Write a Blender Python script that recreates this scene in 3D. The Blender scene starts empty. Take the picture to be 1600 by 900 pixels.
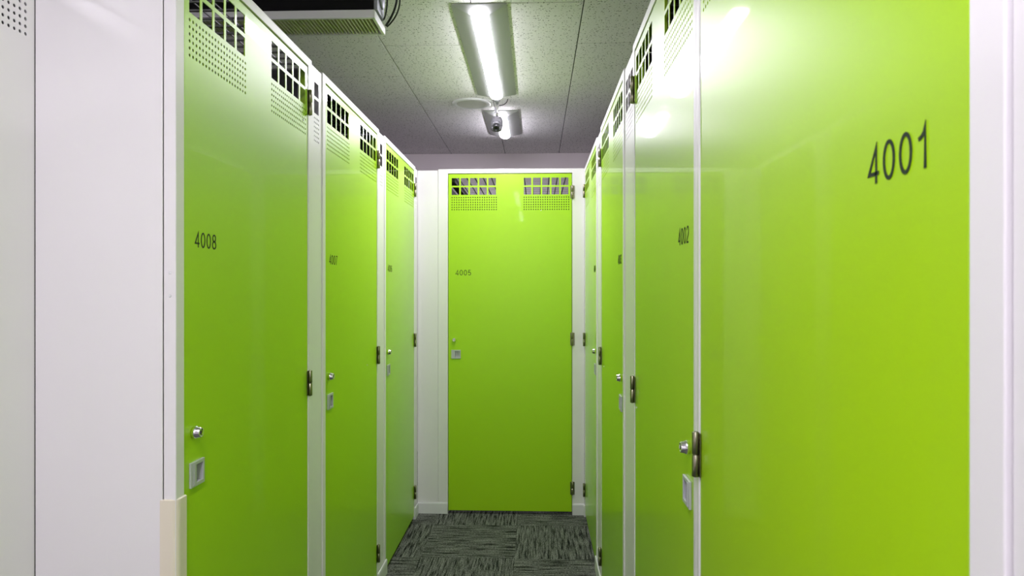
import bpy, bmesh, math, random
from mathutils import Vector, Matrix
random.seed(7)
C = bpy.context.scene.collection
PI = math.pi
# ------------------------------------------------------------------ camera
EYE = 1.366
cd = bpy.data.cameras.new('camera'); cam = bpy.data.objects.new('camera', cd); C.objects.link(cam)
cam.location = (0, 0, EYE); cam.rotation_euler = (PI/2, 0, math.radians(2.06))
cd.sensor_width = 36; cd.lens = 1056/1600*36; cd.shift_y = 4/1600
cd.clip_start = 0.02; cd.clip_end = 60
cd.dof.use_dof = True; cd.dof.focus_distance = 2.8; cd.dof.aperture_fstop = 13
bpy.context.scene.camera = cam
# ------------------------------------------------------------------ world, exposure
w = bpy.data.worlds.new('world'); bpy.context.scene.world = w; w.use_nodes = True
w.node_tree.nodes['Background'].inputs[0].default_value = (.9, .95, 1, 1)
w.node_tree.nodes['Background'].inputs[1].default_value = 0.05
vs = bpy.context.scene.view_settings
vs.view_transform = 'Standard'; vs.look = 'None'; vs.gamma = 1; vs.use_curve_mapping = False
vs.exposure = 3.82
LAMP = 4.9          # emission of the light bars
CEIL = 2.524

# ------------------------------------------------------------------ materials
def mat(name, col, rough=.5, metal=0, coat=0, coat_rough=.03, spec=.5, emit=0, emit_col=None, coat_ior=1.5):
    m = bpy.data.materials.new(name); m.use_nodes = True
    b = m.node_tree.nodes['Principled BSDF']
    b.inputs['Base Color'].default_value = (*col, 1)
    b.inputs['Roughness'].default_value = rough
    b.inputs['Metallic'].default_value = metal
    b.inputs['Coat Weight'].default_value = coat
    b.inputs['Coat Roughness'].default_value = coat_rough
    b.inputs['Coat IOR'].default_value = coat_ior
    b.inputs['Specular IOR Level'].default_value = spec
    if emit:
        b.inputs['Emission Color'].default_value = (*(emit_col or col), 1)
        b.inputs['Emission Strength'].default_value = emit
    return m
def nd(m, t, **kw):
    n = m.node_tree.nodes.new(t)
    for k, v in kw.items(): setattr(n, k, v)
    return n
def lk(m, a, b): m.node_tree.links.new(a, b)
def painted(name, col, rough, coat, coat_rough, spec=.5):
    """powder-coated sheet steel: faint colour drift and orange-peel relief"""
    m = mat(name, col, rough, 0, coat, coat_rough, spec, coat_ior=1.13)
    b = m.node_tree.nodes['Principled BSDF']
    tc = nd(m, 'ShaderNodeTexCoord')
    n1 = nd(m, 'ShaderNodeTexNoise'); n1.inputs['Scale'].default_value = 2.2; n1.inputs['Detail'].default_value = 3
    lk(m, tc.outputs['Object'], n1.inputs['Vector'])
    r = nd(m, 'ShaderNodeMapRange'); r.inputs['To Min'].default_value = .96; r.inputs['To Max'].default_value = 1.03
    lk(m, n1.outputs['Fac'], r.inputs['Value'])
    mx = nd(m, 'ShaderNodeVectorMath', operation='SCALE'); mx.inputs[0].default_value = col
    lk(m, r.outputs[0], mx.inputs['Scale']); lk(m, mx.outputs[0], b.inputs['Base Color'])
    n2 = nd(m, 'ShaderNodeTexNoise'); n2.inputs['Scale'].default_value = 2.5; n2.inputs['Detail'].default_value = 2
    lk(m, tc.outputs['Object'], n2.inputs['Vector'])
    bp = nd(m, 'ShaderNodeBump'); bp.inputs['Strength'].default_value = .08; bp.inputs['Distance'].default_value = .004
    lk(m, n2.outputs['Fac'], bp.inputs['Height']); lk(m, bp.outputs[0], b.inputs['Coat Normal'])
    return m
M = {}
M['green'] = painted('green_powder_coat', (.41, .715, .003), .35, .42, .03, .64)
M['white'] = painted('white_powder_coat', (.87, .85, .86), .40, .38, .045, .5)
M['cream'] = mat('cream_plastic', (.83, .76, .62), .45)
M['trim'] = mat('white_vinyl', (.80, .80, .81), .35)
M['steel'] = mat('hinge_steel', (.30, .285, .20), .28, 1)
M['chrome'] = mat('chrome', (.85, .85, .87), .10, 1)
M['alu'] = mat('satin_aluminium', (.60, .61, .64), .38, .35)
M['darkmetal'] = mat('dark_metal', (.06, .06, .06), .5, .3)
M['wire'] = mat('galvanised_wire', (.14, .14, .14), .5, .3)
M['black'] = mat('black_plastic', (.008, .008, .009), .5)
M['foil'] = mat('black_duct_wrap', (.006, .006, .007), .8, spec=.2)
M['ink'] = mat('dark_number_ink', (.018, .032, .018), .6, spec=.2)
M['inner'] = mat('shaded_inner_steel', (.05, .05, .052), .5)  # interior shade put into the colour, steel darkened to near black
M['cover'] = mat('shade_sheet', (.02, .02, .02), .6)  # for the dark sheets added as shade behind vents and over roofs
M['seam'] = mat('dark_joint', (.02, .02, .02), .9)
M['camgrey'] = mat('camera_grey', (.085, .085, .09), .4)
M['wall'] = mat('painted_wall', (.80, .74, .75), .7)
M['grey'] = mat('grey_plastic', (.36, .36, .38), .4)
M['galv'] = mat('galvanised_sheet', (.30, .31, .34), .45, .6)
M['disc'] = mat('off_white_cover', (.62, .62, .57), .6)
M['housing'] = mat('white_enamel', (.42, .43, .42), .45)
M['grille'] = mat('ivory_grille', (.66, .64, .50), .5)
M['lamp'] = mat('light_bar', (1, 1, 1), .5, emit=LAMP, emit_col=(.97, .915, 1.04))

M['lamp_boost'] = mat('brighter_light_bar', (1, 1, 1), .5, emit=LAMP*1.3, emit_col=(.97, .915, 1.04))  # output raised above the plain bars for extra fill
def ceiling_mat():
    m = mat('fissured_ceiling_tile', (.6, .6, .58), .9, spec=.2)
    b = m.node_tree.nodes['Principled BSDF']
    tc = nd(m, 'ShaderNodeTexCoord'); oi = nd(m, 'ShaderNodeObjectInfo')
    off = nd(m, 'ShaderNodeVectorMath', operation='SCALE'); off.inputs[0].default_value = (13, 29, 0)
    lk(m, oi.outputs['Random'], off.inputs['Scale'])
    ad = nd(m, 'ShaderNodeVectorMath', operation='ADD'); lk(m, tc.outputs['Object'], ad.inputs[0]); lk(m, off.outputs[0], ad.inputs[1])
    fl = nd(m, 'ShaderNodeVectorMath', operation='MULTIPLY'); fl.inputs[1].default_value = (1, 1, 0); lk(m, ad.outputs[0], fl.inputs[0])
    masks = []
    for sc, ln, wd in ((42, .20, .062), (60, .13, .075), (110, .09, .09)):
        v = nd(m, 'ShaderNodeTexVoronoi', voronoi_dimensions='2D'); v.inputs['Scale'].default_value = sc
        lk(m, fl.outputs[0], v.inputs['Vector'])
        pos = nd(m, 'ShaderNodeVectorMath', operation='SUBTRACT'); lk(m, fl.outputs[0], pos.inputs[0])
        lk(m, v.outputs['Position'], pos.inputs[1])
        rot = nd(m, 'ShaderNodeVectorRotate', rotation_type='Z_AXIS'); lk(m, pos.outputs[0], rot.inputs['Vector'])
        sp = nd(m, 'ShaderNodeSeparateColor'); lk(m, v.outputs['Color'], sp.inputs[0])
        an = nd(m, 'ShaderNodeMath', operation='MULTIPLY'); an.inputs[1].default_value = 6.28; lk(m, sp.outputs[0], an.inputs[0])
        lk(m, an.outputs[0], rot.inputs['Angle'])
        ab = nd(m, 'ShaderNodeVectorMath', operation='ABSOLUTE'); lk(m, rot.outputs[0], ab.inputs[0])
        xyz = nd(m, 'ShaderNodeSeparateXYZ'); lk(m, ab.outputs[0], xyz.inputs[0])
        a = nd(m, 'ShaderNodeMath', operation='LESS_THAN'); a.inputs[1].default_value = ln/sc; lk(m, xyz.outputs[0], a.inputs[0])
        c = nd(m, 'ShaderNodeMath', operation='LESS_THAN'); c.inputs[1].default_value = wd/sc; lk(m, xyz.outputs[1], c.inputs[0])
        g = nd(m, 'ShaderNodeMath', operation='GREATER_THAN'); g.inputs[1].default_value = .60; lk(m, sp.outputs[1], g.inputs[0])
        p = nd(m, 'ShaderNodeMath', operation='MULTIPLY'); lk(m, a.outputs[0], p.inputs[0]); lk(m, c.outputs[0], p.inputs[1])
        q = nd(m, 'ShaderNodeMath', operation='MULTIPLY'); lk(m, p.outputs[0], q.inputs[0]); lk(m, g.outputs[0], q.inputs[1])
        masks.append(q)
    mx = nd(m, 'ShaderNodeMath', operation='MAXIMUM'); lk(m, masks[0].outputs[0], mx.inputs[0]); lk(m, masks[1].outputs[0], mx.inputs[1])
    m2 = nd(m, 'ShaderNodeMath', operation='MAXIMUM'); lk(m, mx.outputs[0], m2.inputs[0]); lk(m, masks[2].outputs[0], m2.inputs[1])
    mix = nd(m, 'ShaderNodeMix', data_type='RGBA'); mix.inputs['A'].default_value = (.86, .84, .845, 1); mix.inputs['B'].default_value = (.09, .085, .08, 1)
    lk(m, m2.outputs[0], mix.inputs['Factor']); lk(m, mix.outputs['Result'], b.inputs['Base Color'])
    return m
M['tile'] = ceiling_mat()
def carpet_mat():
    m = mat('striped_carpet', (.08, .08, .08), .95, spec=.1)
    b = m.node_tree.nodes['Principled BSDF']
    tc = nd(m, 'ShaderNodeTexCoord'); oi = nd(m, 'ShaderNodeObjectInfo')
    off = nd(m, 'ShaderNodeVectorMath', operation='SCALE'); off.inputs[0].default_value = (17, 31, 0)
    lk(m, oi.outputs['Random'], off.inputs['Scale'])
    ad = nd(m, 'ShaderNodeVectorMath', operation='ADD'); lk(m, tc.outputs['Object'], ad.inputs[0]); lk(m, off.outputs[0], ad.inputs[1])
    def noise(sx, sy, s, d):
        mp = nd(m, 'ShaderNodeVectorMath', operation='MULTIPLY'); mp.inputs[1].default_value = (sx, sy, 1); lk(m, ad.outputs[0], mp.inputs[0])
        n = nd(m, 'ShaderNodeTexNoise'); n.inputs['Scale'].default_value = s; n.inputs['Detail'].default_value = d; n.inputs['Roughness'].default_value = .7
        lk(m, mp.outputs[0], n.inputs['Vector']); return n
    a = noise(1, .06, 100, 5); c = noise(1, .55, 210, 2)
    r1 = nd(m, 'ShaderNodeValToRGB')
    e = r1.color_ramp.elements; e[0].position = .40; e[0].color = (.008, .008, .009, 1); e[1].position = .62; e[1].color = (.20, .20, .185, 1)
    mid = e.new(.48); mid.color = (.095, .098, .09, 1)
    lk(m, a.outputs['Fac'], r1.inputs['Fac'])
    r2 = nd(m, 'ShaderNodeMapRange'); r2.inputs['From Min'].default_value = .36; r2.inputs['From Max'].default_value = .62; r2.inputs['To Min'].default_value = .25; r2.inputs['To Max'].default_value = 1.7
    lk(m, c.outputs['Fac'], r2.inputs['Value'])
    s = nd(m, 'ShaderNodeVectorMath', operation='SCALE'); lk(m, r1.outputs['Color'], s.inputs[0]); lk(m, r2.outputs[0], s.inputs['Scale'])
    lk(m, s.outputs[0], b.inputs['Base Color'])
    bp = nd(m, 'ShaderNodeBump'); bp.inputs['Strength'].default_value = .6; bp.inputs['Distance'].default_value = .002
    lk(m, c.outputs['Fac'], bp.inputs['Height']); lk(m, bp.outputs[0], b.inputs['Normal'])
    return m
M['carpet'] = carpet_mat()

# ------------------------------------------------------------------ mesh helpers
class MB:
    def __init__(s): s.v = []; s.f = []; s.sm = []
    def poly(s, pts, smooth=False):
        i = len(s.v); s.v += [tuple(p) for p in pts]; s.f.append(tuple(range(i, i+len(pts)))); s.sm.append(smooth)
    def box(s, x0, x1, y0, y1, z0, z1):
        i = len(s.v)
        s.v += [(x0,y0,z0),(x1,y0,z0),(x1,y1,z0),(x0,y1,z0),(x0,y0,z1),(x1,y0,z1),(x1,y1,z1),(x0,y1,z1)]
        for f in ((0,3,2,1),(4,5,6,7),(0,1,5,4),(1,2,6,5),(2,3,7,6),(3,0,4,7)):
            s.f.append(tuple(i+k for k in f)); s.sm.append(False)
        return s
    def lathe(s, o, axis, prof, n=24, caps=True):
        """prof = [(radius, distance along axis)]"""
        a = Vector(axis).normalized(); u = a.orthogonal().normalized(); w_ = a.cross(u); o = Vector(o)
        i = len(s.v)
        for r, h in prof:
            for k in range(n):
                t = 2*PI*k/n; s.v.append(tuple(o + a*h + (u*math.cos(t) + w_*math.sin(t))*r))
        for j in range(len(prof)-1):
            for k in range(n):
                k2 = (k+1) % n
                s.f.append((i+j*n+k, i+j*n+k2, i+(j+1)*n+k2, i+(j+1)*n+k)); s.sm.append(True)
        if caps:
            s.f.append(tuple(i+k for k in range(n-1, -1, -1))); s.sm.append(False)
            e = i+(len(prof)-1)*n; s.f.append(tuple(e+k for k in range(n))); s.sm.append(False)
        return s
    def tube(s, pts, r, n=8):
        pts = [Vector(p) for p in pts]; i = len(s.v); up = None
        for q, p in enumerate(pts):
            d = (pts[min(q+1, len(pts)-1)] - pts[max(q-1, 0)]).normalized()
            u = d.orthogonal().normalized() if up is None else (up - d*up.dot(d)).normalized()
            up = u; w_ = d.cross(u)
            for k in range(n):
                t = 2*PI*k/n; s.v.append(tuple(p + (u*math.cos(t)+w_*math.sin(t))*r))
        for j in range(len(pts)-1):
            for k in range(n):
                k2 = (k+1) % n; s.f.append((i+j*n+k, i+j*n+k2, i+(j+1)*n+k2, i+(j+1)*n+k)); s.sm.append(True)
        s.f.append(tuple(i+k for k in range(n-1, -1, -1))); s.sm.append(False)
        e = i+(len(pts)-1)*n; s.f.append(tuple(e+k for k in range(n))); s.sm.append(False)
        return s
    def mesh(s, name, m, fix=True):
        me = bpy.data.meshes.new(name); me.from_pydata(s.v, [], s.f)
        me.polygons.foreach_set('use_smooth', s.sm)
        if fix:
            bm = bmesh.new(); bm.from_mesh(me); bmesh.ops.recalc_face_normals(bm, faces=bm.faces); bm.to_mesh(me); bm.free()
        me.materials.append(m); me.update(); return me
def link(name, me, parent=None, loc=(0,0,0), rot=(0,0,0), bevel=0):
    o = bpy.data.objects.new(name, me); C.objects.link(o); o.parent = parent
    o.location = loc; o.rotation_euler = rot
    if bevel:
        b = o.modifiers.new('bevel', 'BEVEL'); b.width = bevel; b.segments = 2; b.limit_method = 'ANGLE'
    return o
def obj(name, mb, m, parent=None, loc=(0,0,0), rot=(0,0,0), bevel=0, fix=True):
    return link(name, mb.mesh(name, M[m], fix), parent, loc, rot, bevel)
def tag(o, label, cat, group=None):
    o['label'] = label; o['category'] = cat
    if group: o['group'] = group
    return o
def thing(name, label, cat, loc=(0,0,0), rz=0, group=None):
    o = bpy.data.objects.new(name, None); C.objects.link(o); o.location = loc; o.rotation_euler = (0,0,rz)
    o.empty_display_size = .1
    return tag(o, label, cat, group)
def struct(o): o['kind'] = 'structure'; return o
def bez(p0, p1, p2, p3, n=14):
    P = [Vector(p) for p in (p0,p1,p2,p3)]
    return [P[0]*(1-t)**3 + P[1]*3*t*(1-t)**2 + P[2]*3*t*t*(1-t) + P[3]*t**3 for t in (k/n for k in range(n+1))]

# ------------------------------------------------------------------ dimensions of the corridor
XL, XR, YE = -.727, .293, 4.125         # left locker fronts, right locker fronts, end locker front
DW, DZ0, DZ1 = .755, .019, 2.079        # door width, bottom, top
TOP = 2.110

# ------------------------------------------------------------------ room shell
RX0, RX1, RY0, RY1 = -3.2, 2.3, -3.0, 5.70
for n_, b_ in (('wall_left', (RX0-.1, RX0, RY0, RY1)), ('wall_right', (RX1, RX1+.1, RY0, RY1)),
               ('wall_back', (RX0, RX1, RY1, RY1+.1)), ('wall_front', (RX0, RX1, RY0-.1, RY0))):
    struct(obj(n_, MB().box(*b_, 0, CEIL), 'wall'))
floor = struct(obj('floor', MB().box(RX0-.1, RX1+.1, RY0-.1, RY1+.1, -.1, -.006), 'darkmetal'))
ceiling = struct(obj('ceiling', MB().box(RX0-.1, RX1+.1, RY0-.1, RY1+.1, CEIL+.008, CEIL+.1), 'seam'))
# ceiling tiles .455 x .91, staggered by half from column to column
def tile_mesh(name, a, b, h, bev, m):
    t = MB(); x, y = a/2, b/2
    t.poly([(-x+bev,-y+bev,0),(-x+bev,y-bev,0),(x-bev,y-bev,0),(x-bev,-y+bev,0)])
    r0 = [(-x+bev,-y+bev,0),(-x+bev,y-bev,0),(x-bev,y-bev,0),(x-bev,-y+bev,0)]
    r1 = [(-x,-y,bev),(-x,y,bev),(x,y,bev),(x,-y,bev)]; r2 = [(p[0],p[1],h) for p in r1]
    for A, B in ((r0,r1),(r1,r2)):
        for k in range(4): t.poly([A[k],A[(k+1)%4],B[(k+1)%4],B[k]])
    t.poly(r2)
    return t.mesh(name, M[m])
TQ = .4555
ctile = tile_mesh('ceiling_tile', TQ-.0050, .911-.0060, .0078, .0010, 'tile')
for i in range(-5, 6):
    xc = -.264 + TQ*(i+.5)
    xc0 = xc
    if xc < RX0 - .1 or xc > RX1 + .1: continue
    ph = 2.72 if i % 2 == 0 else 3.175        # even columns: seams at y=2.72, 3.63 ...
    for j in range(-6, 5):
        yc = ph + .911*(j+.5)
        y0, y1 = max(yc-.4555, RY0), min(yc+.4555, RY1)
        if y1-y0 < .05: continue
        if y1-y0 > .90: link('ceiling_tile', ctile, ceiling, (xc, yc, CEIL))
        else: link('ceiling_tile', tile_mesh('ceiling_tile_cut', TQ-.0050, y1-y0-.0060, .0078, .0010, 'tile'), ceiling, (xc, (y0+y1)/2, CEIL))
# carpet tiles, quarter-turned
TS = .4835
kt = tile_mesh('carpet_tile', TS-.0012, TS-.0012, -.0055, -.0012, 'carpet')
kt.transform(Matrix.Translation((0, 0, 0)))
for i in range(-5, 5):
    for j in range(-9, 6):
        xc, yc = -.111 + TS*(i+.5), 3.445 + TS*(j+.5)
        if xc < RX0+.2 or yc < RY0+.1: continue
        vert = (i + j) % 2 == 0      # stripes along the corridor
        link('carpet_tile', kt, floor, (xc, yc, -.0002), (0, 0, 0 if vert else PI/2))

# ------------------------------------------------------------------ sheet with vent openings
WZ_ = [(2.0085, 2.055), (1.952, 1.9985)]          # two rows of rectangular openings
PZ_ = [1.936 - .0149*k for k in range(6)]         # six rows of round holes
WP, WW, PP, PR = .0564, .0465, .0143, .0037
def vent_sheet(x0, x1, z0, z1, y, blocks, holes=(), flange=.024, stiff=(), dz=0):
    """front skin of folded steel facing -y; blocks = [(left x, window columns)]"""
    mb = MB(); T = .0014; c = .0014
    rects = list(holes); perfs = []; PZ = [q+dz for q in PZ_]; WZ = [(q+dz, v+dz) for q, v in WZ_]
    for bx, nc in blocks:
        for k in range(nc):
            for a, b in WZ: rects.append((bx+WP*k, bx+WP*k+WW, a, b))
        n = max(3, int(round((WP*nc-.0099)/PP))+1)
        perfs.append((bx+.0002-PP/2+.002, n))
    pr = [(px, px+PP*n, PZ[-1]-.00745, PZ[0]+.00745, n) for px, n in perfs]
    xs = sorted({x0+c, x1-c, *[r[0] for r in rects], *[r[1] for r in rects], *[p[0] for p in pr], *[p[1] for p in pr]})
    zs = sorted({z0+c, z1-c, *[r[2] for r in rects], *[r[3] for r in rects], *[p[2] for p in pr], *[p[3] for p in pr]})
    # merge strips per z band so few quads are made
    for a, b in zip(zs, zs[1:]):
        zm = (a+b)/2; run = None
        for p, q in zip(xs, xs[1:]):
            xm = (p+q)/2
            solid = not any(r[0]<xm<r[1] and r[2]<zm<r[3] for r in rects) and not any(r[0]<xm<r[1] and r[2]<zm<r[3] for r in pr)
            if solid: run = (run[0], q) if run else (p, q)
            if (not solid or q == xs[-1]) and run:
                mb.poly([(run[0],y,a),(run[1],y,a),(run[1],y,b),(run[0],y,b)])
                mb.poly([(run[0],y+T,a),(run[0],y+T,b),(run[1],y+T,b),(run[1],y+T,a)])
                run = None
    for a, b, c0, d in rects:
        for P, Q in (((a,c0),(b,c0)),((b,c0),(b,d)),((b,d),(a,d)),((a,d),(a,c0))):
            mb.poly([(P[0],y,P[1]),(P[0],y+T,P[1]),(Q[0],y+T,Q[1]),(Q[0],y,Q[1])])
    for a, b, c0, d, n in pr:
        for k in range(n):
            for zc in PZ:
                xc = a + PP*(k+.5); hx, hz = PP/2, .00745
                sq = [(hx,0),(hx,hz),(0,hz),(-hx,hz),(-hx,0),(-hx,-hz),(0,-hz),(hx,-hz)]
                oc = [(PR*math.cos(PI/4*t), PR*math.sin(PI/4*t)) for t in range(8)]
                for t in range(8):
                    s0, s1, o0, o1 = sq[t], sq[(t+1)%8], oc[t], oc[(t+1)%8]
                    mb.poly([(xc+s0[0],y,zc+s0[1]),(xc+s1[0],y,zc+s1[1]),(xc+o1[0],y,zc+o1[1]),(xc+o0[0],y,zc+o0[1])][::-1])
                    mb.poly([(xc+o0[0],y,zc+o0[1]),(xc+o1[0],y,zc+o1[1]),(xc+o1[0],y+T,zc+o1[1]),(xc+o0[0],y+T,zc+o0[1])])
    ring = lambda e, yy: [(x0+e,yy,z0+e),(x1-e,yy,z0+e),(x1-e,yy,z1-e),(x0+e,yy,z1-e)]
    R = [ring(c,y), ring(c*.3,y+c*.3), ring(0,y+c), ring(0,y+flange), ring(T,y+flange), ring(T,y+T)]
    for A, B in zip(R, R[1:]):
        for k in range(4): mb.poly([A[k],A[(k+1)%4],B[(k+1)%4],B[k]])
    for sx in stiff: mb.box(sx, sx+.0015, y+T, y+.0095, z0+.02, z1-.006)
    return mb

# ------------------------------------------------------------------ numbers as slightly raised strokes
def arc(cx, cz, rx, rz, a0, a1, n=14):
    return [(cx+rx*math.cos(math.radians(a0+(a1-a0)*k/n)), cz+rz*math.sin(math.radians(a0+(a1-a0)*k/n))) for k in range(n+1)]
G = {   # glyphs in a box 0.6 wide, 1 high (stroke centre lines)
 '0': [('c', arc(.29,.5,.235,.455,0,360,28))],
 '1': [('o', [(.08,.70),(.20,.74),(.30,.82),(.345,.955),(.345,.0)])],
 '2': [('o', arc(.29,.70,.23,.255,165,-20,14)+[(.42,.46),(.20,.27),(.07,.12),(.05,.045),(.55,.045)])],
 '3': [('o', arc(.28,.73,.20,.225,160,-80,14)+[(.22,.515)]), ('o', [(.22,.515)]+arc(.28,.28,.235,.235,85,-165,16))],
 '4': [('o', [(.42,.0),(.42,.94),(.045,.26),(.57,.26)])],
 '5': [('o', [(.50,.955),(.14,.955),(.085,.50)]+arc(.29,.325,.235,.28,140,-155,18))],
 '6': [('o', arc(.31,.70,.20,.255,30,115,8)+arc(.34,.42,.28,.42,130,180,8)[1:]), ('c', arc(.30,.315,.225,.27,0,360,24))],
 '7': [('o', [(.05,.955),(.53,.955),(.34,.62),(.24,.30),(.215,.0)])],
 '8': [('c', arc(.29,.735,.19,.22,0,360,24)), ('c', arc(.29,.285,.235,.24,0,360,24))],
}
def stroke(mb, pts, closed, wd, ox, oz, sc, y0, y1):
    P = [Vector((p[0], p[1])) for p in pts]
    if closed: P = P[:-1]
    n = len(P); L, Rr = [], []
    for i in range(n):
        a = P[i-1] if (closed or i > 0) else None; b = P[(i+1) % n] if (closed or i < n-1) else None
        d0 = (P[i]-a).normalized() if a is not None else None; d1 = (b-P[i]).normalized() if b is not None else None
        d0 = d0 or d1; d1 = d1 or d0
        t = (d0+d1); t = t.normalized() if t.length > 1e-4 else d0
        nn = Vector((-t.y, t.x)); k = max(.35, nn.dot(Vector((-d0.y, d0.x))))
        L.append(P[i]+nn*wd/2/k); Rr.append(P[i]-nn*wd/2/k)
    f = lambda p, y: (ox+p.x*sc, y, oz+p.y*sc)
    for i in range(n if closed else n-1):
        j = (i+1) % n
        mb.poly([f(L[i],y0),f(L[j],y0),f(Rr[j],y0),f(Rr[i],y0)])
        mb.poly([f(L[i],y0),f(L[j],y0),f(L[j],y1),f(L[i],y1)]); mb.poly([f(Rr[i],y0),f(Rr[j],y0),f(Rr[j],y1),f(Rr[i],y1)])
def number_mb(txt, x, zc, h=.0335):
    mb = MB()
    for k, ch in enumerate(txt):
        for kind, pts in G[ch]: stroke(mb, pts, kind == 'c', .098, x+k*.0255, zc-h/2, h, -.0005, 0)
    return mb

# ------------------------------------------------------------------ locker parts
HS = .0575; HH = .053                        # pull plate
def pull_mb():
    """local: centred, front -y, grip lip on the left, recess on the right"""
    m = MB(); x0, x1, z0, z1 = -HS/2, HS/2, -HH/2, HH/2
    a, b, c0, d = -.006, x1-.006, z0+.0075, z1-.0075
    F = -.005; D = .016
    m.box(x0, a, F, .0, z0, z1); m.box(b, x1, F, 0, z0, z1); m.box(a, b, F, 0, z0, c0); m.box(a, b, F, 0, d, z1)
    m.box(x0+.006, x0+.0085, F-.0012, F, z0+.003, z1-.003)      # ribs of the grip
    m.box(x0+.0125, x0+.015, F-.0012, F, z0+.003, z1-.003)
    m.box(a-.001, a, 0, D, c0, d); m.box(b, b+.001, 0, D, c0, d); m.box(a, b, 0, D, c0-.001, c0); m.box(a, b, 0, D, d, d+.001)
    m.box(a, b, D-.001, D, c0, d)
    return m
pull_me = {1: pull_mb().mesh('handle', M['alu'])}
t_ = pull_mb(); t_.v = [(-x, y, z) for x, y, z in t_.v]; pull_me[-1] = t_.mesh('handle_mirrored', M['alu'])
lk_ = MB().lathe((0,0,0), (0,-1,0), [(.0125,0),(.0125,.004),(.0135,.005),(.0135,.008),(.0115,.011),(.0105,.017),(.0095,.0185),(.0078,.0185),(.0078,.0165)], 28)
lock_me = lk_.mesh('lock', M['chrome'])
key_me = MB().box(-.0008, .0008, -.0185, -.0160, -.004, .004).mesh('keyhole', M['black'])
def hinge_mb(s):
    m = MB()
    for a, b in ((-.040, -.0006), (.0006, .040)):
        m.lathe((0,-.0062,a), (0,0,1), [(.0058,0),(.0064,.0005),(.0064,b-a-.0005),(.0058,b-a)], 20)
    m.lathe((0,-.0062,-.0412), (0,0,1), [(.0030,0),(.0042,.001),(.0042,.0814),(.0030,.0824)], 14)
    m.box(min(0,-s*.012), max(0,-s*.012), -.0012, .0005, -.039, .039)     # leaf folded on the door
    m.box(min(0,s*.014), max(0,s*.014), -.0022, -.0001, -.039, .039)      # leaf on the frame
    return m
hinge_me = {s: hinge_mb(s).mesh('hinge', M['steel']) for s in (1, -1)}
dleaf_me = {s: MB().box(*( (-.011,-.004) if s > 0 else (.004,.011)), -.0004, .0022, -.040, .040).mesh('hinge_plate', M['green']) for s in (1, -1)}
sheets = {}
BL = -DW/2 + .0205
for s in (1, -1):       # s = +1: lock on the left (in front view), hinges on the right
    hx = -s*(DW/2 - .0475)
    a, b = (hx-.006, hx+HS/2-.006) if s > 0 else (hx-HS/2+.006, hx+.006)
    hole = (a-.001, b+.001, .976-HH/2+.0065, .976+HH/2-.0065)
    sheets[s] = vent_sheet(-DW/2, DW/2, DZ0, DZ1, .002, [(BL, 5), (-BL-WP*5+.0099, 5)], [hole], .026, stiff=(BL+.2870, -BL-.2885)).mesh('door_sheet', M['green'])
rivet_me = MB().lathe((0,0,0), (0,-1,0), [(.0030,0),(.0027,.0012),(.0015,.0020)], 12).mesh('rivet', M['trim'])

def roof_mesh(wd, dp):
    m = MB()
    n = int(wd/.05); k = int(dp/.05)
    for i in range(n+1):
        x = -wd/2 + wd*i/n; m.box(x-.0030, x+.0030, .03, dp, 2.081, 2.0855)
    for j in range(k+1):
        y = .03 + (dp-.03)*j/k; m.box(-wd/2, wd/2, y-.0016, y+.0016, 2.0855, 2.0888)
    return m
def locker(num, label, loc, rz, s, jl, jr, depth=1.45, rivets=()):
    """jl, jr = jamb widths left and right seen from the front"""
    t = thing('locker', label, 'locker', loc, rz, 'numbered green storage lockers along the aisle')
    x0, x1 = -DW/2, DW/2
    fr = MB(); g = .003
    fr.box(x0-jl, x0-g, 0, .034, 0, TOP); fr.box(x1+g, x1+jr, 0, .034, 0, TOP); fr.box(x0-g, x1+g, 0, .034, DZ1+.0045, TOP)
    obj('frame', fr, 'white', t, bevel=.0012)
    d = link('door', sheets[s], t)
    link('handle', pull_me[s], d, (-s*(DW/2-.0475), .0015, .976), bevel=.0008)
    obj('hole_shade', MB().box(-DW/2+.012, DW/2-.012, .012, .013, 1.848, 1.9465), 'cover', d)  # dark strip added so the round holes read as shaded
    l = link('lock', lock_me, d, (-s*(DW/2-.0365), .002, 1.0645)); 
    link('keyhole', key_me, d, (-s*(DW/2-.0365), .002, 1.0645), (0, .5, 0))
    nx = x0+.044 if s > 0 else x1-.0395-.100
    obj('number', number_mb(num, nx, 1.4757), 'ink', d, (0, .0019, 0))['label'] = 'locker number ' + num + ' in dark digits'
    for z in (1.966, 1.071, .163):
        link('hinge', hinge_me[s], t, (s*(DW/2+.0025), 0, z))
        if z > 1.5: link('hinge_plate', dleaf_me[s], d, (s*(DW/2), 0, z))
    for rx, rz_ in rivets: link('rivet', rivet_me, d, (rx, .002, rz_))
    xa, xb = x0-jl+.002, x1+jr-.002
    pa = MB().box(xa, xa+.0015, .036, depth, .0, 2.082); obj('partition', pa, 'inner', t)
    pb = MB().box(xb-.0015, xb, .036, depth, .0, 2.082); obj('partition', pb, 'inner', t)
    obj('back_panel', MB().box(xa+.002, xb-.002, depth-.002, depth, .0, 2.082), 'inner', t)
    rm = roof_mesh(xb-xa, depth); rm.v = [(x+(xa+xb)/2, y, z) for x, y, z in rm.v]
    r = obj('mesh_roof', rm, 'wire', t, fix=False); r['kind'] = 'stuff'
    if num not in ('4008', '4005'): obj('roof_shade_sheet', MB().box(xa, xb, .04, depth, 2.0895, 2.0915), 'cover', t)  # opaque sheet added to block light and keep the vents dark
    return t
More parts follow.
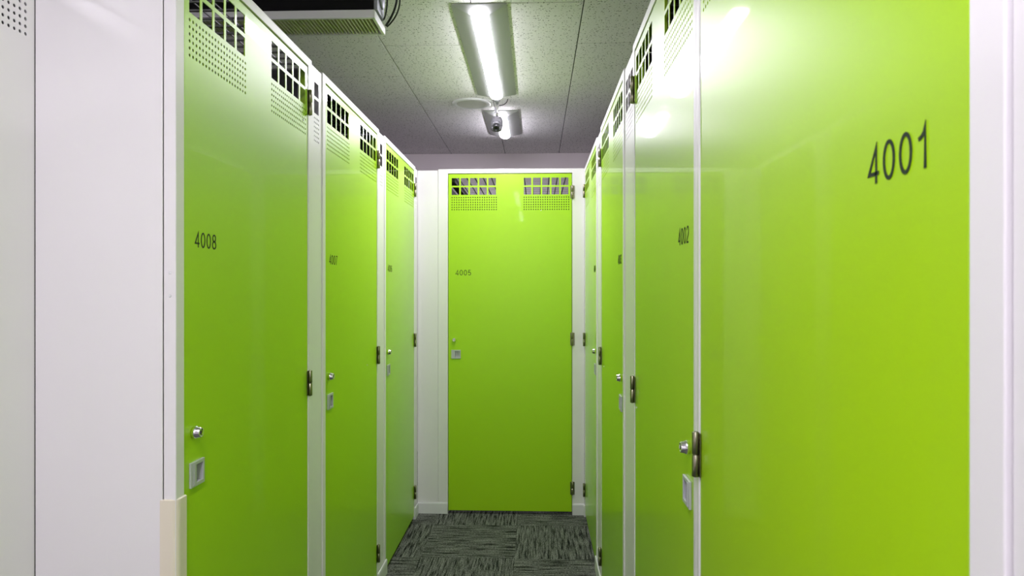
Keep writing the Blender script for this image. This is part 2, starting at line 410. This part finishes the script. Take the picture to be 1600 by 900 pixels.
def filler(label, loc, rz, x0, x1, cols, z1=2.103, bx=None, cat='panel', name='filler_panel', flange=.03, dz=0):
    t = thing(name, label, cat, loc, rz)
    wd = WP*cols-.0099
    bl = [] if not cols else [((x0+x1)/2 - wd/2 if bx is None else bx, cols)]
    obj('sheet', vent_sheet(x0+.0008, x1-.0008, 0, z1, .0035, bl, flange=flange, dz=dz), 'white', t)
    return t

# left row (front faces +X)
rzL, rzR = PI/2, -PI/2
L = [('4008', 1.3745), ('4007', 2.3120), ('4006', 3.2510)]
R = [('4001', .472), ('4002', 1.275), ('4003', 2.310), ('4004', 3.330)]
locker('4008', 'green locker numbered 4008, first in the left row beside the cream corner guard', (XL, L[0][1]+DW/2, 0), rzL, 1, .034, .036, rivets=[(.338, 1.90)])
locker('4007', 'green locker numbered 4007, middle one of the left row', (XL, L[1][1]+DW/2, 0), rzL, 1, .033, .036, rivets=[(.20, 1.045)])
locker('4006', 'green locker numbered 4006, last in the left row before the end wall', (XL, L[2][1]+DW/2, 0), rzL, 1, .033, .036)
locker('4001', 'green locker numbered 4001, largest and nearest in the right row', (XR, R[0][1]+DW/2, 0), rzR, -1, .023, .038)
locker('4002', 'green locker numbered 4002, second in the right row, mirroring the ceiling light', (XR, R[1][1]+DW/2, 0), rzR, -1, .036, .023, rivets=[(-.346, 1.022)])
locker('4003', 'green locker numbered 4003, third in the right row', (XR, R[2][1]+DW/2, 0), rzR, -1, .036, .036, rivets=[(-.27, 1.035)])
locker('4004', 'green locker numbered 4004, last and narrowest-looking in the right row', (XR, R[3][1]+DW/2, 0), rzR, -1, .040, .036)
XE = -.1615
e5 = locker('4005', 'green locker numbered 4005, facing straight down the aisle at its end', (XE, YE, 0), 0, 1, .062, .0765, depth=1.50, rivets=[(.19, 1.855)])
obj('roof_beam', MB().box(-.385, -.345, .06, 1.45, 2.04, 2.08), 'darkmetal', e5)

filler('narrow white vented panel between lockers 4008 and 4007', (XL, 2.2390, 0), rzL, -.0735, .0400, 1)
filler('slim white post panel just beyond the far side of locker 4007', (XL, 3.1775, 0), rzL, -.0745, .0405, 1)
filler('narrow white vented panel between locker 4006 and the end corner', (XL, 4.083, 0), rzL, -.042, .0450, 1)
filler('wide white vented panel between lockers 4002 and 4003', (XR, 2.170, 0), rzR, -.104, .104, 3)
filler('white panel with three vent columns left of locker 4003 on the right row', (XR, 3.1975, 0), rzR, -.0965, .0965, 3)
filler('blank white panel left of locker 4005 in the end corner', (-.664, YE, 0), 0, -.0665, .063, 0)
filler('white panel at the right edge of the picture beside locker 4001', (XR, .25, 0), rzR, -.183, .183, 0)
# near left corner: end face of the row and the white vented panel of the side aisle
filler('broad blank white panel facing the viewer at the near left corner', (-.873, 1.3340, 0), 0, -.1455, .1198, 0, name='end_panel', flange=.0028)
filler('white panel with round vent holes at the left edge of the picture', (-1.0155, .855, 0), rzL, -.435, .4845, 5, bx=.4600-.2755, name='vent_panel', dz=.017)
obj('vent_shade', MB().box(-.430, .480, .20, .202, 0, 2.10), 'cover', bpy.data.objects['vent_panel'])  # unseen dark sheet, added so no light shows through the holes
jt = thing('corner_jamb', 'slim white corner post where the near left panel meets locker 4008', 'post', (XL, 1.3395, 0))
obj('post', MB().box(-.0265, -.0005, 0, .001, 0, TOP).box(-.0265, -.0250, 0, .03, 0, TOP), 'white', jt)
for z in (1.402, 1.355): link('rivet', rivet_me, jt, (-.0125, 0, z))
# body behind the near left panels
# wide sill plates of the panels further back along the side aisle / right row
filler('plain white locker side far left out of the aisle', (-1.0155, -.35, 0), rzL, -.76, .765, 0, name='side_panel')
filler('plain white locker side behind the viewer on the right', (XR, -.70, 0), rzR, -.76, .76, 0, name='side_panel')

# baseboards
def baseboard(name, x0, x1, loc, rz):
    m = MB()
    pr = [(0, 0), (-.0065, 0), (-.0065, .060), (-.0045, .067), (0, .067)]
    for i in range(len(pr)):
        a, b = pr[i], pr[(i+1) % len(pr)]
        m.poly([(x0,a[0],a[1]),(x1,a[0],a[1]),(x1,b[0],b[1]),(x0,b[0],b[1])])
    m.poly([(x0,a,b) for a, b in pr]); m.poly([(x1,a,b) for a, b in pr])
    return struct(obj(name, m, 'trim', None, loc, rz and (0,0,rz) or (0,0,0)))
baseboard('baseboard_left', 2.1325, 2.309, (XL, 0, 0), rzL)
baseboard('baseboard_left', 3.070, 3.248, (XL, 0, 0), rzL)
baseboard('baseboard_left', 4.009, YE-.007, (XL, 0, 0), rzL)
for a, b in ((1.2305,1.272), (2.033,2.307), (3.068,3.327), (4.088,YE-.007), (-1.4,.468)):
    baseboard('baseboard_right', -b, -a, (XR, 0, 0), rzR)
baseboard('baseboard_end', -.7265, XE-DW/2-.003, (0, YE, 0), 0)
baseboard('baseboard_end', XE+DW/2+.003, .2925, (0, YE, 0), 0)

# corner guard: rounded cream profile wrapped round the near left corner
def guard():
    m = MB(); r = .011; t = .004
    def prof(off):
        p = [(-.032, -off)]
        cx, cy = -r, r
        for k in range(9):
            a = -PI/2 + PI/2*k/8; p.append((cx+(r+off)*math.cos(a), cy+(r+off)*math.sin(a)))
        p.append((off, .034)); return p
    o, i = prof(t), prof(.0003)
    o[0] = (-.0315, -t); z0, z1 = 0, .944
    n = len(o)
    for k in range(n-1):
        m.poly([(*o[k],z0),(*o[k+1],z0),(*o[k+1],z1-.002),(*o[k],z1-.002)], 0 < k < n-2)
        m.poly([(*i[k],z0),(*i[k],z1),(*i[k+1],z1),(*i[k+1],z0)])
        m.poly([(*o[k],z1-.002),(*o[k+1],z1-.002),(*i[k+1],z1),(*i[k],z1)])
    for k in (0, n-1): m.poly([(*o[k],z0),(*o[k],z1-.002),(*i[k],z1),(*i[k],z0)])
    return m
g_ = tag(obj('corner_guard', guard(), 'cream', None, (XL, 1.340, 0)), 'cream plastic corner guard on the near left corner below locker 4008 lock', 'corner guard')

# ------------------------------------------------------------------ ceiling lights
def light(label, xc, y0, y1, lamp='lamp', w=.225, e=.032, bw=.036, name='ceiling_light'):
    ln = y1-y0; t = thing(name, label, 'ceiling light', (xc, y0, CEIL), 0, 'surface-mounted ceiling light fittings')
    m = MB(); hw = w/2; ei = .045
    base = [(-hw,0,0),(hw,0,0),(hw,ln,0),(-hw,ln,0)]; lip = [(x,y,-.006) for x,y,_ in base]
    low = [(-bw,ei,-e),(bw,ei,-e),(bw,ln-ei,-e),(-bw,ln-ei,-e)]
    for A, B in ((base,lip),(lip,low)):
        for k in range(4): m.poly([A[k],A[(k+1)%4],B[(k+1)%4],B[k]])
    m.poly(low); m.poly(base)
    obj('housing', m, 'housing', t)
    b = MB(); n = 10; rings = []
    for s_ in range(13):                      # long bar with rounded ends
        yy = [0, .004, .012, .022, .034][s_] if s_ < 5 else (ln-2*ei+.03 - [0, .004, .012, .022, .034][12-s_] if s_ > 7 else (.034 + (ln-2*ei+.03-.068)*(s_-4)/4))
        f = [.72, .84, .93, .98, 1][s_] if s_ < 5 else ([.55, .76, .90, .97, 1][12-s_] if s_ > 7 else 1)
        rings.append([((bw-.002)*f*math.cos(PI*k/n), ei-.015+yy, -e-.015*f*math.sin(PI*k/n)) for k in range(n+1)])
    for A, B in zip(rings, rings[1:]):
        for k in range(n): b.poly([A[k],A[k+1],B[k+1],B[k]], True)
    b.poly(rings[0]); b.poly(rings[-1])
    obj('light_bar', b, lamp, t)
    return t
light('long white ceiling light with glowing bar over the middle of the aisle', -.232, 2.715, 3.975)
light('short white ceiling light with glowing bar behind the security camera', -.228, 4.33, 4.99, 'lamp_boost')
light('white ceiling light behind the viewer over the aisle', -.232, -.70, .56, 'lamp_boost')
light('added fill light over the side aisle behind the viewer', -1.9, -1.2, .06, 'lamp_boost')  # invented fitting, fills the near left panels
light('added fill light in the far right of the room over the lockers', 1.5, -1.2, .06)  # out of view, added as fill from the right

light('added fill light near the front wall behind the viewer', -.232, -2.6, -1.34, 'lamp_boost')  # extra unseen fitting added for fill on the lower doors
light('added unseen fill light high over the left locker row', -2.6, 3.0, 4.26)  # added out of sight to lift the far ceiling and back wall
light('added unseen fill light high over the right locker row', 1.75, 2.715, 3.975)  # unseen counterpart on the right, also added to brighten the ceiling
# round ceiling cover
t = thing('ceiling_cover', 'round off-white speaker cover on the ceiling left of the long light', 'ceiling speaker', (-.400, 4.165, CEIL))
obj('rim', MB().lathe((0,0,0), (0,0,-1), [(.119,0),(.119,.004),(.112,.009),(.098,.010),(.092,.006)], 48), 'trim', t)
obj('cover', MB().lathe((0,0,0), (0,0,-1), [(.0915,0),(.0915,.0065),(.088,.0075)], 48), 'disc', t)
ring_m = MB()

# security camera
t = thing('security_camera', 'grey security camera hanging on a chrome rod below the ceiling', 'security camera', (-.2385, 4.11, CEIL))
obj('mount', MB().lathe((0,0,0), (0,0,-1), [(.019,0),(.019,.006),(.014,.010),(.010,.013)], 28), 'grey', t)
obj('rod', MB().lathe((0,0,-.012), (0,0,-1), [(.0095,0),(.0095,.085),(.006,.088),(.006,.108)], 20), 'chrome', t)
obj('clamp', MB().box(-.016, -.008, -.010, .008, -.075, -.048), 'grey', t, bevel=.002)
hb = MB(); H = -.105
sec = [(.022,0),(.029,-.004),(.034,-.014),(.036,-.030),(.0365,-.050),(.036,-.070),(.033,-.085),(.027,-.095),(.018,-.099)]
prev = None
for hw, dz in sec:
    rr = []
    for k in range(40):
        a = 2*PI*k/40; cx = abs(math.cos(a))**.6*math.copysign(1, math.cos(a)); cy = abs(math.sin(a))**.6*math.copysign(1, math.sin(a))
        rr.append((hw*cx, -.010 + hw*.95*cy + dz*.55, H+dz))
    if prev:
        for k in range(40): hb.poly([prev[k],prev[(k+1)%40],rr[(k+1)%40],rr[k]], True)
    else: hb.poly(rr)
    prev = rr
hb.poly(prev)
cb = obj('body', hb, 'camgrey', t)
lens_dir = Vector((0, -.80, -.60)).normalized(); lo = Vector((0, -.062, H-.058))
obj('lens_ring', MB().lathe(lo, lens_dir, [(.028,0),(.028,.022),(.025,.026),(.021,.026)], 28), 'camgrey', cb)
obj('lens', MB().lathe(lo+lens_dir*.022, lens_dir, [(.0195,0),(.0195,.030),(.017,.034),(.0125,.034),(.010,.028)], 28), 'black', cb)
obj('bracket', MB().box(-.017, .017, -.053, -.036, H-.026, H-.004), 'black', cb, bevel=.002)
obj('knob', MB().lathe((.034,-.03,H-.055), (1,0,0), [(.004,0),(.004,.008),(.002,.010)], 12), 'chrome', cb)
obj('cable', MB().tube(bez((.012,0,-.030), (.04,0,-.032), (.062,-.01,-.02), (.066,-.03,.0)), .0028), 'black', t)

# ------------------------------------------------------------------ suspended unit with slatted panel over the left row
AX0, AX1, AY0, AY1, AZ = -1.75, -.562, 2.335, 2.500, EYE+.950
t = thing('air_unit', 'black suspended air unit with a white slatted grille above the left row', 'air unit', ((AX0+AX1)/2, (AY0+AY1)/2, AZ))
ox, oy = (AX0+AX1)/2, (AY0+AY1)/2
hx, hy = (AX1-AX0)/2, (AY1-AY0)/2
obj('casing', MB().box(-hx+.02, hx-.006, -hy+.006, hy-.03, .030, CEIL-AZ-.001), 'foil', t)
f = MB(); rim = .013
f.box(-hx,hx,-hy,-hy+rim,0,.030).box(-hx,hx,hy-rim,hy,0,.030).box(-hx,-hx+rim,-hy+rim,hy-rim,0,.030).box(hx-rim,hx,-hy+rim,hy-rim,0,.030)
gf = obj('grille_frame', f, 'trim', t, bevel=.003)
sl = MB().box(-.0023, .0023, -hy+rim, hy-rim, .003, .016).mesh('slat', M['grille'])
ns = int((2*hx-2*rim)/.0127)
for k in range(1, ns): link('slat', sl, gf, (-hx+rim+k*(2*hx-2*rim)/ns, 0, 0))
obj('grille_gap_shade', MB().box(-hx+rim, hx-rim, -hy+rim, hy-rim, .020, .024), 'foil', gf)  # black sheet added to darken the gaps between slats
obj('side_bracket', MB().box(hx-.006, hx+.006, -hy+.01, hy-.05, .034, .20).lathe((hx+.006, -.01, .10), (1,0,0), [(.040,0),(.036,.006),(.012,.008)], 24), 'galv', t)
for k, (p, r) in enumerate(((bez((hx+.006,-.03,.19),(hx+.075,.0,.17),(hx+.075,.02,.09),(hx+.004,.07,.032)), .0042),
                            (bez((hx+.006,-.01,.185),(hx+.095,.02,.15),(hx+.075,.03,.06),(hx+.008,.075,.030)), .0030),
                            (bez((hx+.008,-.05,.16),(hx+.04,-.03,.15),(hx+.03,.0,.06),(hx+.008,.02,.034)), .0030))):
    obj('cable', MB().tube(p, r), 'black', t)
obj('hanger_strap', MB().box(hx+.034, hx+.038, -.005, .006, .115, CEIL-AZ-.001), 'galv', t)
